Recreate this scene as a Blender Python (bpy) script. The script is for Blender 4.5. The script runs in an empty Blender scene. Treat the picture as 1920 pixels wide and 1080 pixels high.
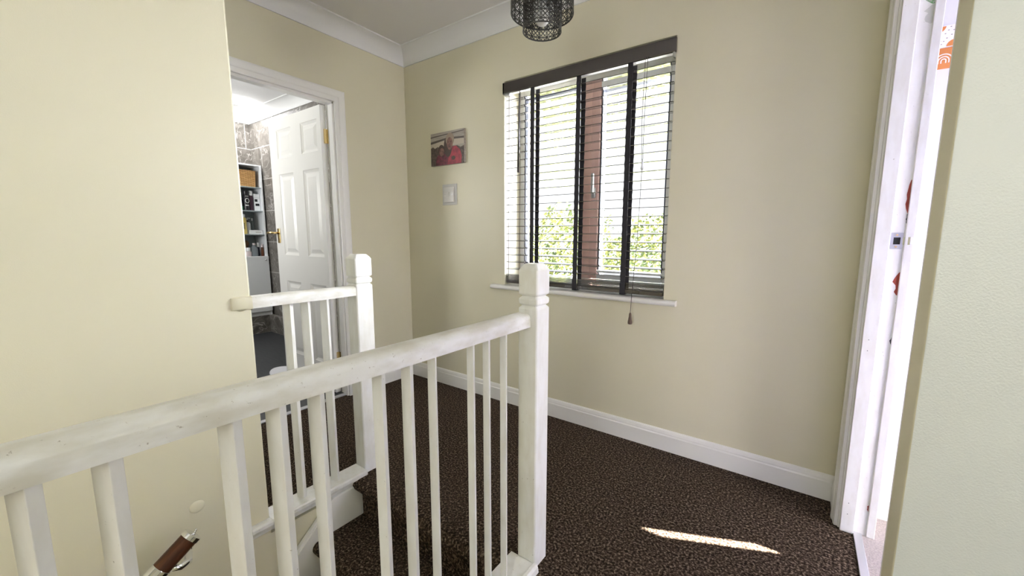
import bpy, bmesh, math, random
from mathutils import Vector, Matrix
random.seed(7)
PI = math.pi
sc = bpy.context.scene
col = sc.collection

# ------------------------------------------------------------------ camera
cam_d = bpy.data.cameras.new('camera')
cam_d.sensor_width = 36.0
cam_d.lens = 36.0 * 740.407 / 1920.0
cam_d.shift_x = -39.334 / 1920.0
cam_d.shift_y = 2.877 / 1920.0
cam_d.clip_start = 0.02
cam = bpy.data.objects.new('camera', cam_d)
yaw, pitch, roll = 0.598727, 0.131935, 0.008020
f0 = Vector((-math.sin(yaw), math.cos(yaw), 0)); r0 = Vector((math.cos(yaw), math.sin(yaw), 0)); u0 = Vector((0, 0, 1))
F = f0 * math.cos(pitch) - u0 * math.sin(pitch)
U = u0 * math.cos(pitch) + f0 * math.sin(pitch)
Rr = r0 * math.cos(roll) + U * math.sin(roll)
U = U * math.cos(roll) - r0 * math.sin(roll)
M = Matrix(((Rr.x, U.x, -F.x), (Rr.y, U.y, -F.y), (Rr.z, U.z, -F.z)))
cam.matrix_world = Matrix.Translation((0, 0, 1.11)) @ M.to_4x4()
col.objects.link(cam)
sc.camera = cam

# ------------------------------------------------------------------ world, sun, daylight, added fill lamps
sc.view_settings.view_transform = 'Standard'
sc.view_settings.look = 'None'
sc.view_settings.exposure = 0.85
sc.view_settings.gamma = 1.0
sc.view_settings.use_curve_mapping = False
w = bpy.data.worlds.new('sky'); sc.world = w; w.use_nodes = True
bg = w.node_tree.nodes['Background']
bg.inputs[0].default_value = (0.94, 0.975, 1.0, 1)
bg.inputs[1].default_value = 0.95

sun_d = bpy.data.lights.new('sun', 'SUN'); sun_d.energy = 130; sun_d.angle = 0.008; sun_d.color = (1, 0.95, 0.85)
sun = bpy.data.objects.new('sun', sun_d); col.objects.link(sun)
AZ = Vector((-0.398, -0.171, 0)).normalized()
EL = math.radians(35)
sd = AZ * math.cos(EL) - Vector((0, 0, math.sin(EL)))
sun.rotation_euler = sd.to_track_quat('-Z', 'Y').to_euler()


def area(name, loc, direction, sx, sy, power, color=(1, 1, 1)):
    d = bpy.data.lights.new(name, 'AREA'); d.shape = 'RECTANGLE'; d.size = sx; d.size_y = sy; d.energy = power; d.color = color
    o = bpy.data.objects.new(name, d); o.location = loc
    o.rotation_euler = Vector(direction).to_track_quat('-Z', 'Z').to_euler()
    col.objects.link(o); return o


area('fill_behind_camera', (0.175, -2.72, 1.55), (0, 1, 0), 0.95, 0.9, 12, (0.97, 1.0, 0.97))  # added fill lamp at an invented opening behind the camera
area('fill_right_of_camera', (1.62, 0.35, 1.6), (-1, 0, 0), 0.5, 0.8, 6.5, (0.95, 1.0, 0.97))  # added fill lamp beside the camera, brightens the return and stairwell wall
area('daylight_side_room_window', (3.02, 1.5, 1.5), (-1, 0, 0), 0.6, 1.0, 30, (1.0, 1.0, 0.94))
area('daylight_bathroom_window', (-4.0, -0.32, 1.55), (0, 1, 0.1), 0.8, 0.9, 7, (0.97, 0.99, 1.0))
area('fill_bathroom_ceiling', (-3.9, -0.34, 1.5), (0.1, 1, 1.3), 0.8, 0.8, 20, (1.0, 1.0, 0.98))  # extra upward lamp added to brighten the bathroom ceiling
area('daylight_landing_window', (-0.08, 3.35, 1.65), (-0.28, -1, -0.08), 1.5, 1.5, 270, (0.93, 0.98, 1.0))


# ------------------------------------------------------------------ helpers
def obj(name, bm, mat, parent=None, smooth=False, loc=None, rot=None, bevel=0.0, seg=2):
    me = bpy.data.meshes.new(name)
    bmesh.ops.recalc_face_normals(bm, faces=bm.faces)
    bm.to_mesh(me); bm.free()
    o = bpy.data.objects.new(name, me)
    for m in (mat if isinstance(mat, (list, tuple)) else [mat]):
        me.materials.append(m)
    if smooth:
        for p in me.polygons: p.use_smooth = True
        if smooth == 'auto':
            try:
                me.set_sharp_from_angle(angle=math.radians(35))
            except Exception:
                pass
    if bevel:
        b = o.modifiers.new('bevel', 'BEVEL'); b.width = bevel; b.segments = seg; b.limit_method = 'ANGLE'
    if parent is not None: o.parent = parent
    if loc is not None: o.location = loc
    if rot is not None: o.rotation_euler = rot
    col.objects.link(o)
    return o


def tag(o, label=None, cat=None, group=None, kind=None):
    if label: o['label'] = label
    if cat: o['category'] = cat
    if group: o['group'] = group
    if kind: o['kind'] = kind
    return o


def empty(name, loc, label, cat, group=None, rotz=0):
    o = bpy.data.objects.new(name, None); o.empty_display_size = 0.05
    o.location = loc; o.rotation_euler = (0, 0, rotz); col.objects.link(o)
    return tag(o, label, cat, group)


def box(bm, x0, x1, y0, y1, z0, z1, mi=0):
    v = [bm.verts.new(p) for p in ((x0, y0, z0), (x1, y0, z0), (x1, y1, z0), (x0, y1, z0), (x0, y0, z1), (x1, y0, z1), (x1, y1, z1), (x0, y1, z1))]
    for q in ((0, 3, 2, 1), (4, 5, 6, 7), (0, 1, 5, 4), (1, 2, 6, 5), (2, 3, 7, 6), (3, 0, 4, 7)):
        fc = bm.faces.new([v[i] for i in q]); fc.material_index = mi
    return v


def bx(*a):
    bm = bmesh.new(); box(bm, *a); return bm


def loft(bm, rings, cap=True, closed=True, mi=0):
    vs = [[bm.verts.new(p) for p in r] for r in rings]
    n = len(rings[0])
    for a, b in zip(vs[:-1], vs[1:]):
        for i in range(n if closed else n - 1):
            j = (i + 1) % n
            bm.faces.new((a[i], a[j], b[j], b[i])).material_index = mi
    if cap:
        bm.faces.new(vs[0][::-1]).material_index = mi; bm.faces.new(vs[-1]).material_index = mi
    return vs


def lathe(bm, prof, n=24, c=(0, 0, 0), cap=True, mi=0):
    rings = [[(c[0] + r * math.cos(2 * PI * i / n), c[1] + r * math.sin(2 * PI * i / n), c[2] + z) for i in range(n)] for r, z in prof]
    loft(bm, rings, cap, mi=mi)


def extrude_y(bm, prof, y0, y1, mi=0):      # prof: (x,z) list
    loft(bm, [[(x, y0, z) for x, z in prof], [(x, y1, z) for x, z in prof]], mi=mi)


def extrude_x(bm, prof, x0, x1, mi=0):      # prof: (y,z) list
    loft(bm, [[(x0, y, z) for y, z in prof], [(x1, y, z) for y, z in prof]], mi=mi)


def extrude_z(bm, prof, z0, z1, mi=0):      # prof: (x,y) list
    loft(bm, [[(x, y, z0) for x, y in prof], [(x, y, z1) for x, y in prof]], mi=mi)


def tube(bm, pts, r, n=10, cap=True, mi=0):
    pts = [Vector(p) for p in pts]
    rs = r if isinstance(r, (list, tuple)) else [r] * len(pts)
    rings = []
    prev = None
    for i, p in enumerate(pts):
        d = (pts[min(i + 1, len(pts) - 1)] - pts[max(i - 1, 0)]).normalized()
        a = prev if prev is not None else (Vector((0, 0, 1)) if abs(d.z) < 0.9 else Vector((1, 0, 0)))
        s = d.cross(a).normalized(); t = s.cross(d).normalized(); prev = t
        rings.append([tuple(p + (s * math.cos(2 * PI * k / n) + t * math.sin(2 * PI * k / n)) * rs[i]) for k in range(n)])
    loft(bm, rings, cap, mi=mi)


# ------------------------------------------------------------------ materials
def mat(name, color, rough=0.5, metal=0.0, spec=0.5, bump=None, dirt=None, tint=None, coat=0.0, trans=0.0):
    m = bpy.data.materials.new(name); m.use_nodes = True
    nt = m.node_tree; b = nt.nodes['Principled BSDF']; N = nt.nodes.new; Lk = nt.links.new
    b.inputs['Base Color'].default_value = (*color, 1); b.inputs['Roughness'].default_value = rough
    b.inputs['Metallic'].default_value = metal; b.inputs['Specular IOR Level'].default_value = spec
    b.inputs['Coat Weight'].default_value = coat
    b.inputs['Transmission Weight'].default_value = trans
    tc = N('ShaderNodeTexCoord')
    src = None
    if tint:                       # (scale, second colour, stretch): slow variation of the paint or wood itself
        sc_, c2, st = tint
        mp = N('ShaderNodeMapping'); mp.inputs['Scale'].default_value = st; Lk(tc.outputs['Object'], mp.inputs[0])
        n = N('ShaderNodeTexNoise'); n.inputs['Scale'].default_value = sc_; n.inputs['Detail'].default_value = 5
        Lk(mp.outputs[0], n.inputs['Vector'])
        mx = N('ShaderNodeMixRGB'); mx.inputs[1].default_value = (*color, 1); mx.inputs[2].default_value = (*c2, 1)
        rp = N('ShaderNodeValToRGB'); rp.color_ramp.elements[0].position = 0.38; rp.color_ramp.elements[1].position = 0.65
        Lk(n.outputs[0], rp.inputs[0]); Lk(rp.outputs[0], mx.inputs[0]); src = mx.outputs[0]
    if dirt:                       # (scale, threshold, colour): worn specks
        sc_, th, c2 = dirt
        n = N('ShaderNodeTexNoise'); n.inputs['Scale'].default_value = sc_; n.inputs['Detail'].default_value = 8; n.inputs['Roughness'].default_value = 0.7
        Lk(tc.outputs['Object'], n.inputs['Vector'])
        rp = N('ShaderNodeValToRGB'); rp.color_ramp.elements[0].position = th; rp.color_ramp.elements[1].position = th + 0.06
        Lk(n.outputs[0], rp.inputs[0])
        mx = N('ShaderNodeMixRGB'); mx.inputs[2].default_value = (*c2, 1)
        if src: Lk(src, mx.inputs[1])
        else: mx.inputs[1].default_value = (*color, 1)
        Lk(rp.outputs[0], mx.inputs[0]); src = mx.outputs[0]
    if src: Lk(src, b.inputs['Base Color'])
    if bump:                       # (scale, strength, distance)
        n = N('ShaderNodeTexNoise'); n.inputs['Scale'].default_value = bump[0]; n.inputs['Detail'].default_value = 3
        Lk(tc.outputs['Object'], n.inputs['Vector'])
        bp = N('ShaderNodeBump'); bp.inputs['Strength'].default_value = bump[1]; bp.inputs['Distance'].default_value = bump[2]
        Lk(n.outputs[0], bp.inputs['Height']); Lk(bp.outputs[0], b.inputs['Normal'])
    return m


CREAM = (0.735, 0.695, 0.535)
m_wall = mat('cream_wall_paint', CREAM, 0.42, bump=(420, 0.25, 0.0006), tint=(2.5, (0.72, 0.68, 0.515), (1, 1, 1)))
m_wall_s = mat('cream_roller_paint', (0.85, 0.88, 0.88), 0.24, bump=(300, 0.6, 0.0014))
m_ceil = mat('ceiling_paint', (0.78, 0.765, 0.74), 0.7)
m_white = mat('white_gloss_paint', (0.86, 0.85, 0.82), 0.3, bump=(60, 0.12, 0.001))
m_worn = mat('worn_white_gloss_paint', (0.86, 0.86, 0.84), 0.28, bump=(45, 0.2, 0.0015), tint=(40, (0.80, 0.79, 0.75), (1, 1, 0.3)), dirt=(110, 0.66, (0.22, 0.18, 0.14)))
m_rail = mat('scuffed_white_handrail_paint', (0.85, 0.845, 0.82), 0.32, bump=(50, 0.3, 0.0015), tint=(30, (0.68, 0.655, 0.58), (1, 0.4, 1)), dirt=(110, 0.64, (0.30, 0.25, 0.19)))
m_grey = mat('cool_white_cornice_paint', (0.80, 0.80, 0.79), 0.6)
m_upvc = mat('white_upvc', (0.85, 0.86, 0.87), 0.25)
m_brown = mat('glare_paled_rosewood_upvc', (0.78, 0.54, 0.48), 0.35, tint=(14, (0.72, 0.47, 0.41), (1, 1, 0.1)))  # brown frame colour paled to pink to imitate window glare
m_gasket = mat('dark_gasket', (0.05, 0.06, 0.10), 0.5)
m_slat = mat('dark_blind_slat', (0.035, 0.027, 0.027), 0.16, spec=0.9, coat=1.0)
m_tape = mat('dark_ladder_tape', (0.030, 0.028, 0.034), 0.85, bump=(900, 0.4, 0.0005))
m_cord = mat('dark_cord', (0.05, 0.04, 0.04), 0.7)
m_clear = mat('clear_plastic', (0.75, 0.77, 0.8), 0.15)
m_acorn = mat('brown_wood_acorn', (0.12, 0.07, 0.045), 0.4, tint=(60, (0.06, 0.035, 0.025), (1, 1, 0.2)))
m_oak = mat('stained_wood_handrail', (0.15, 0.048, 0.014), 0.42, spec=0.35, tint=(26, (0.045, 0.014, 0.006), (2, 0.25, 0.25)))
m_chrome = mat('chrome', (0.85, 0.86, 0.88), 0.06, metal=1)
m_brass = mat('brass', (0.80, 0.60, 0.28), 0.22, metal=1)
m_steel = mat('dull_steel', (0.55, 0.55, 0.55), 0.35, metal=1)
m_metal_strip = mat('grey_metal_strip', (0.62, 0.62, 0.63), 0.4, metal=0.6)
m_black = mat('black_plastic', (0.012, 0.012, 0.015), 0.3)
m_hole_dark = mat('black_hole_shade', (0.01, 0.01, 0.01), 0.8)  # solid black painted in for the shade inside small holes
m_shade = mat('black_pierced_metal', (0.09, 0.088, 0.085), 0.38, metal=0.75)
m_bulb = mat('opal_bulb_glass', (0.85, 0.85, 0.83), 0.15)
m_lilac = mat('lilac_wall_paint', (0.70, 0.70, 0.86), 0.5)
m_lcarpet = mat('pale_beige_carpet', (0.52, 0.46, 0.43), 0.95, bump=(350, 0.8, 0.004), tint=(180, (0.38, 0.33, 0.31), (1, 1, 1)))
m_bathfloor = mat('dark_slate_vinyl', (0.045, 0.048, 0.052), 0.4, tint=(9, (0.03, 0.031, 0.035), (1, 6, 1)))
m_redwood = mat('chipped_red_undercoat', (0.32, 0.05, 0.03), 0.7, bump=(120, 0.5, 0.002))
m_green = mat('old_green_paint', (0.16, 0.42, 0.16), 0.6, dirt=(90, 0.5, (0.5, 0.5, 0.45)))
m_smear = mat('grey_filler_smear', (0.60, 0.61, 0.56), 0.7, bump=(90, 0.4, 0.001))
m_swplate = mat('switch_white_plastic', (0.66, 0.64, 0.60), 0.25)
m_swback = mat('switch_surround', (0.55, 0.54, 0.52), 0.4)


def carpet_mat():
    m = bpy.data.materials.new('dark_brown_twist_carpet'); m.use_nodes = True
    nt = m.node_tree; b = nt.nodes['Principled BSDF']; N = nt.nodes.new; Lk = nt.links.new
    b.inputs['Roughness'].default_value = 1.0; b.inputs['Specular IOR Level'].default_value = 0.1
    tc = N('ShaderNodeTexCoord')
    n1 = N('ShaderNodeTexNoise'); n1.inputs['Scale'].default_value = 120; n1.inputs['Detail'].default_value = 4; n1.inputs['Roughness'].default_value = 0.65
    n2 = N('ShaderNodeTexNoise'); n2.inputs['Scale'].default_value = 6; n2.inputs['Detail'].default_value = 2
    Lk(tc.outputs['Object'], n1.inputs['Vector']); Lk(tc.outputs['Object'], n2.inputs['Vector'])
    rp = N('ShaderNodeValToRGB')
    e = rp.color_ramp.elements
    e[0].position = 0.40; e[0].color = (0.012, 0.007, 0.005, 1)
    e[1].position = 0.68; e[1].color = (0.33, 0.25, 0.185, 1)
    k = e.new(0.53); k.color = (0.068, 0.047, 0.033, 1)
    Lk(n1.outputs[0], rp.inputs[0])
    mx = N('ShaderNodeMixRGB'); mx.blend_type = 'MULTIPLY'; mx.inputs[0].default_value = 0.5
    rp2 = N('ShaderNodeValToRGB'); rp2.color_ramp.elements[0].color = (0.7, 0.7, 0.7, 1); rp2.color_ramp.elements[1].color = (1, 1, 1, 1)
    Lk(n2.outputs[0], rp2.inputs[0]); Lk(rp.outputs[0], mx.inputs[1]); Lk(rp2.outputs[0], mx.inputs[2])
    Lk(mx.outputs[0], b.inputs['Base Color'])
    bp = N('ShaderNodeBump'); bp.inputs['Strength'].default_value = 0.9; bp.inputs['Distance'].default_value = 0.006
    Lk(n1.outputs[0], bp.inputs['Height']); Lk(bp.outputs[0], b.inputs['Normal'])
    return m


m_carpet = carpet_mat()


def tile_mat():
    m = bpy.data.materials.new('grey_marble_tiles'); m.use_nodes = True
    nt = m.node_tree; b = nt.nodes['Principled BSDF']; N = nt.nodes.new; Lk = nt.links.new
    b.inputs['Roughness'].default_value = 0.3
    tc = N('ShaderNodeTexCoord'); sp = N('ShaderNodeSeparateXYZ'); Lk(tc.outputs['Object'], sp.inputs[0])
    ad = N('ShaderNodeMath'); ad.operation = 'ADD'; Lk(sp.outputs[0], ad.inputs[0]); Lk(sp.outputs[1], ad.inputs[1])
    cb = N('ShaderNodeCombineXYZ'); Lk(ad.outputs[0], cb.inputs[0]); Lk(sp.outputs[2], cb.inputs[1])
    br = N('ShaderNodeTexBrick'); br.offset = 0.5; br.inputs['Scale'].default_value = 1.0
    br.inputs['Brick Width'].default_value = 0.6; br.inputs['Row Height'].default_value = 0.345; br.inputs['Mortar Size'].default_value = 0.004
    Lk(cb.outputs[0], br.inputs['Vector'])
    n = N('ShaderNodeTexNoise'); n.inputs['Scale'].default_value = 7; n.inputs['Detail'].default_value = 9; n.inputs['Roughness'].default_value = 0.7; n.inputs['Distortion'].default_value = 1.2
    Lk(tc.outputs['Object'], n.inputs['Vector'])
    rp = N('ShaderNodeValToRGB'); rp.color_ramp.elements[0].position = 0.35; rp.color_ramp.elements[0].color = (0.095, 0.085, 0.073, 1)
    rp.color_ramp.elements[1].position = 0.7; rp.color_ramp.elements[1].color = (0.26, 0.24, 0.215, 1); Lk(n.outputs[0], rp.inputs[0])
    n2 = N('ShaderNodeTexNoise'); n2.inputs['Scale'].default_value = 3.0; n2.inputs['Detail'].default_value = 4; n2.inputs['Distortion'].default_value = 2.5
    Lk(tc.outputs['Object'], n2.inputs['Vector'])
    v = N('ShaderNodeValToRGB'); el = v.color_ramp.elements
    el[0].position = 0.485; el[0].color = (0, 0, 0, 1); el[1].position = 0.515; el[1].color = (0, 0, 0, 1); k = el.new(0.5); k.color = (1, 1, 1, 1)
    Lk(n2.outputs[0], v.inputs[0])
    mv = N('ShaderNodeMixRGB'); mv.inputs[2].default_value = (0.48, 0.45, 0.42, 1); Lk(v.outputs[0], mv.inputs[0]); Lk(rp.outputs[0], mv.inputs[1])
    mg = N('ShaderNodeMixRGB'); mg.inputs[2].default_value = (0.55, 0.53, 0.5, 1); Lk(br.outputs['Fac'], mg.inputs[0]); Lk(mv.outputs[0], mg.inputs[1])
    Lk(mg.outputs[0], b.inputs['Base Color'])
    return m


m_tile = tile_mat()


def wicker_mat():
    m = bpy.data.materials.new('woven_wicker'); m.use_nodes = True
    nt = m.node_tree; b = nt.nodes['Principled BSDF']; N = nt.nodes.new; Lk = nt.links.new
    tc = N('ShaderNodeTexCoord'); sp = N('ShaderNodeSeparateXYZ'); Lk(tc.outputs['Object'], sp.inputs[0])
    ad = N('ShaderNodeMath'); ad.operation = 'ADD'; Lk(sp.outputs[0], ad.inputs[0]); Lk(sp.outputs[1], ad.inputs[1])
    cb = N('ShaderNodeCombineXYZ'); Lk(ad.outputs[0], cb.inputs[0]); Lk(sp.outputs[2], cb.inputs[1])
    br = N('ShaderNodeTexBrick'); br.offset = 0.5; br.inputs['Scale'].default_value = 1
    br.inputs['Brick Width'].default_value = 0.045; br.inputs['Row Height'].default_value = 0.011; br.inputs['Mortar Size'].default_value = 0.0015
    br.inputs['Color1'].default_value = (0.72, 0.43, 0.17, 1); br.inputs['Color2'].default_value = (0.52, 0.29, 0.10, 1); br.inputs['Mortar'].default_value = (0.17, 0.08, 0.03, 1)
    Lk(cb.outputs[0], br.inputs['Vector']); Lk(br.outputs['Color'], b.inputs['Base Color'])
    bp = N('ShaderNodeBump'); bp.inputs['Strength'].default_value = 0.8; bp.inputs['Distance'].default_value = 0.004; bp.invert = True
    Lk(br.outputs['Fac'], bp.inputs['Height']); Lk(bp.outputs[0], b.inputs['Normal'])
    return m


m_wicker = wicker_mat()


def glass_mat():
    m = bpy.data.materials.new('window_glass'); m.use_nodes = True
    nt = m.node_tree; nt.nodes.clear(); N = nt.nodes.new; Lk = nt.links.new
    o = N('ShaderNodeOutputMaterial'); t = N('ShaderNodeBsdfTransparent'); g = N('ShaderNodeBsdfGlossy'); g.inputs['Roughness'].default_value = 0.02
    fr = N('ShaderNodeFresnel'); fr.inputs[0].default_value = 1.45; mx = N('ShaderNodeMixShader')
    Lk(fr.outputs[0], mx.inputs[0]); Lk(t.outputs[0], mx.inputs[1]); Lk(g.outputs[0], mx.inputs[2]); Lk(mx.outputs[0], o.inputs[0])
    return m


m_glass = glass_mat()


def emis(name, c, s):
    m = bpy.data.materials.new(name); m.use_nodes = True
    b = m.node_tree.nodes['Principled BSDF']; b.inputs['Emission Color'].default_value = (*c, 1); b.inputs['Emission Strength'].default_value = s
    b.inputs['Base Color'].default_value = (*c, 1)
    return m


def struct(name, bm, m, parent=None, **k):
    o = obj(name, bm, m, parent, **k)
    if parent is None: o['kind'] = 'structure'
    return o


# ------------------------------------------------------------------ the shell
YW = 2.02; XB = -2.549; XR = 0.195; CZ = 2.44
XS = -1.632                     # stairwell wall face
WY = 0.588                      # end of the stairwell wall
WX0, WX1, WZ0, WZ1 = -1.604, -0.572, 0.79, 2.055   # landing window opening


def wall_with_hole_y(y0, y1, x0, x1, z0, z1, hx0, hx1, hz0, hz1):   # a wall in the x-z plane with one hole
    bm = bmesh.new()
    box(bm, x0, hx0, y0, y1, z0, z1); box(bm, hx1, x1, y0, y1, z0, z1)
    box(bm, hx0, hx1, y0, y1, z0, hz0); box(bm, hx0, hx1, y0, y1, hz1, z1)
    return bm


struct('wall_back', wall_with_hole_y(YW, 2.30, XB - 0.1, XR + 0.1, -2.7, 2.6, WX0, WX1, WZ0, WZ1), m_wall)
# bathroom wall with door hole
DY0, DY1, DZ = 0.70, 1.478, 1.965
bm = bmesh.new()
box(bm, XB - 0.1, XB, -0.7, DY0, -0.2, 2.6); box(bm, XB - 0.1, XB, DY1, YW, -0.2, 2.6); box(bm, XB - 0.1, XB, DY0, DY1, DZ, 2.6)
struct('wall_left', bm, m_wall)
# stairwell wall (rounded bead at its end)
bm = bmesh.new()
pr = [(XS, -2.7), (XS, WY - 0.006), (XS - 0.002, WY - 0.0015), (XS - 0.006, WY), (XS - 0.104, WY), (XS - 0.11, WY - 0.006), (XS - 0.11, -2.7)]
extrude_z(bm, pr, -0.02, 2.5)
box(bm, XS - 0.11, XS, -2.7, WY, -2.8, -0.02)
box(bm, XS - 0.11, XS - 0.006, WY, 1.0, -2.8, -0.05)
struct('wall_stairwell', bm, m_wall)
# small plaster bump on the stairwell wall
# right wall between side room and landing, plus return next to the door
RY0, RY1 = 0.984, 1.068
DRY = 1.837                     # far jamb
bm = bmesh.new()
box(bm, XR, XR + 0.1, DRY + 0.02, YW, -0.1, 2.6)
box(bm, XR, XR + 0.1, RY1, DRY + 0.02, 2.0, 2.6)
struct('wall_right', bm, m_wall)
bm = bmesh.new()
n = 6; r = 0.004
pr = [(XR + r - r * math.cos(PI / 2 * i / n), RY0 + r - r * math.sin(PI / 2 * i / n)) for i in range(n + 1)]
pr += [(1.6, RY0), (1.6, RY1), (XR, RY1)]
extrude_z(bm, pr, -0.1, 2.6)
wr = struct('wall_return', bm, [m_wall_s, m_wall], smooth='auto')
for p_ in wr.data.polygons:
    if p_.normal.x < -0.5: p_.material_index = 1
# walls behind the camera
struct('wall_front', wall_with_hole_y(-2.7, -2.6, XS, 1.6, -2.8, 2.6, -0.3, 0.65, 1.1, 2.0), m_wall)  # opening added to let the rear fill light in
bm = bmesh.new(); box(bm, 1.5, 1.6, -2.6, 0.1, -0.1, 2.6); box(bm, 1.5, 1.6, 0.6, RY0, -0.1, 2.6); box(bm, 1.5, 1.6, 0.1, 0.6, -0.1, 1.2); box(bm, 1.5, 1.6, 0.1, 0.6, 2.0, 2.6)  # opening added for the fill lamp on this side
struct('wall_side', bm, m_wall)
struct('wall_passage', bx(XB, XS - 0.11, -0.7, -0.6, -0.2, 2.6), m_wall)
struct('ceiling', bx(XB - 0.1, 1.6, -2.7, 2.3, CZ, 2.62), m_ceil)


# floors
bm = bmesh.new()
SY = 0.965                      # top nosing
box(bm, XB - 0.02, XR + 0.045, 0.999, YW, -0.12, 0)
box(bm, XB - 0.02, -1.63, SY, 0.999, -0.12, 0); box(bm, -0.735, XR + 0.045, SY, 0.999, -0.12, 0)
box(bm, XB - 0.02, XS - 0.09, -0.6, SY, -0.12, 0)
box(bm, -0.735, XR + 0.045, RY0 - 0.1, SY, -0.12, 0)
box(bm, -0.735, 1.5, -2.6, RY0 - 0.1, -0.12, 0)
struct('floor', bm, m_carpet)


# cornice: concave cove along the ceiling
def cove(n=8, s=0.09, lip=0.008):
    pts = [(0, CZ - s - lip), (lip, CZ - s - lip), (lip, CZ - s)]
    for i in range(1, n):
        a = PI / 2 * i / n
        pts.append((lip + (s - 2 * lip + 0.016) * (1 - math.cos(a)), CZ - s + (s - lip) * math.sin(a)))
    pts += [(s, CZ - lip), (s + lip, CZ - lip), (s + lip, CZ), (0, CZ)]
    return pts


bm = bmesh.new()
c = cove()
loft(bm, [[(XB + d, -0.6, z) for d, z in c], [(XB + d, YW - d, z) for d, z in c]])
struct('trim_1', bm, m_grey, smooth='auto')
bm = bmesh.new()
loft(bm, [[(XB + d, YW - d, z) for d, z in c], [(XR - d, YW - d, z) for d, z in c]])
struct('trim_2', bm, m_grey, smooth='auto')


# baseboards (with a small moulded top)
def bb(h=0.112, t=0.016):
    return [(0, 0), (t, 0), (t, h - 0.03), (t - 0.003, h - 0.024), (t - 0.003, h - 0.018), (t - 0.006, h - 0.006), (t - 0.011, h), (0, h)]


p = bb()
bm = bmesh.new(); extrude_x(bm, [(YW - d, z) for d, z in p], XB, XR - 0.002); struct('baseboard_back', bm, m_white)
bm = bmesh.new(); extrude_y(bm, [(XB + d, z) for d, z in p], 1.535, YW - 0.017); struct('baseboard_left', bm, m_white)
bm = bmesh.new(); extrude_y(bm, [(XR - d, z) for d, z in p], 1.925, YW - 0.017); struct('baseboard_right', bm, m_white)

# ------------------------------------------------------------------ bathroom door surround
def architrave_profile(w_=0.073, t=0.02):
    # across the width from the inner edge: (offset, thickness)
    return [(0, 0), (0, 0.012), (0.006, 0.014), (0.026, 0.014), (0.030, 0.017), (0.036, 0.019), (0.050, 0.021), (0.062, 0.021), (0.070, 0.017), (w_, 0.010), (w_, 0)]


ap = architrave_profile()
bm = bmesh.new()
IY1, IY0, IZ = 1.462, 0.715, 1.955
# right leg, head, left leg as one mitred frame
def P(o, t, kind):
    if kind == 0: return (XB + t, IY1 + o, 0.0)
    if kind == 1: return (XB + t, IY1 + o, IZ + o)
    if kind == 2: return (XB + t, IY0 - o, IZ + o)
    return (XB + t, IY0 - o, 0.0)
loft(bm, [[P(o, t, k) for o, t in ap] for k in range(4)])
struct('trim_3', bm, m_white)
bm = bmesh.new()     # lining with stops
box(bm, XB - 0.1, XB, DY1 - 0.012, DY1 + 0.002, 0, DZ); box(bm, XB - 0.1, XB, DY0 - 0.002, DY0 + 0.012, 0, DZ); box(bm, XB - 0.1, XB, DY0, DY1, DZ - 0.012, DZ + 0.002)
box(bm, XB - 0.045, XB - 0.001, DY1 - 0.026, DY1 - 0.012, 0, DZ - 0.012); box(bm, XB - 0.045, XB - 0.001, DY0 + 0.012, DY0 + 0.026, 0, DZ - 0.012)
box(bm, XB - 0.045, XB - 0.001, DY0 + 0.012, DY1 - 0.012, DZ - 0.026, DZ - 0.012)
struct('trim_4', bm, m_white, bevel=0.0015)
struct('trim_5', bx(XB - 0.055, XB - 0.020, DY0 + 0.01, DY1 - 0.01, 0.0, 0.008), m_metal_strip, bevel=0.002)


# ------------------------------------------------------------------ six-panel door leaf
def panel_door(w_, h_, t_, panels):
    """leaf in x (0..w) and z (0..h), thickness in y (0..t); front faces -y"""
    bm = bmesh.new()
    xs = sorted({0, w_} | {p[0] for p in panels} | {p[1] for p in panels})
    zs = sorted({0, h_} | {p[2] for p in panels} | {p[3] for p in panels})
    for side in (0, 1):
        def Y(d): return d if side == 0 else t_ - d
        for i in range(len(xs) - 1):
            for j in range(len(zs) - 1):
                a, b_, c_, d_ = xs[i], xs[i + 1], zs[j], zs[j + 1]
                cx, cz = (a + b_) / 2, (c_ + d_) / 2
                if any(p[0] < cx < p[1] and p[2] < cz < p[3] for p in panels): continue
                bm.faces.new([bm.verts.new(q) for q in ((a, Y(0), c_), (b_, Y(0), c_), (b_, Y(0), d_), (a, Y(0), d_))])
        for p in panels:
            rings = []
            for ins, dep in ((0, 0), (0.004, 0.004), (0.018, 0.011), (0.026, 0.011), (0.050, 0.003), (0.052, 0.003)):
                rings.append([(p[0] + ins, Y(dep), p[2] + ins), (p[1] - ins, Y(dep), p[2] + ins), (p[1] - ins, Y(dep), p[3] - ins), (p[0] + ins, Y(dep), p[3] - ins)])
            vs = loft(bm, rings, cap=False)
            bm.faces.new(vs[-1])
    for a, b_ in (((0, 0), (w_, 0)), ((w_, 0), (w_, h_)), ((w_, h_), (0, h_)), ((0, h_), (0, 0))):
        bm.faces.new([bm.verts.new(q) for q in ((a[0], 0, a[1]), (b_[0], 0, b_[1]), (b_[0], t_, b_[1]), (a[0], t_, a[1]))])
    bmesh.ops.remove_doubles(bm, verts=bm.verts, dist=0.0002)
    return bm


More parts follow.
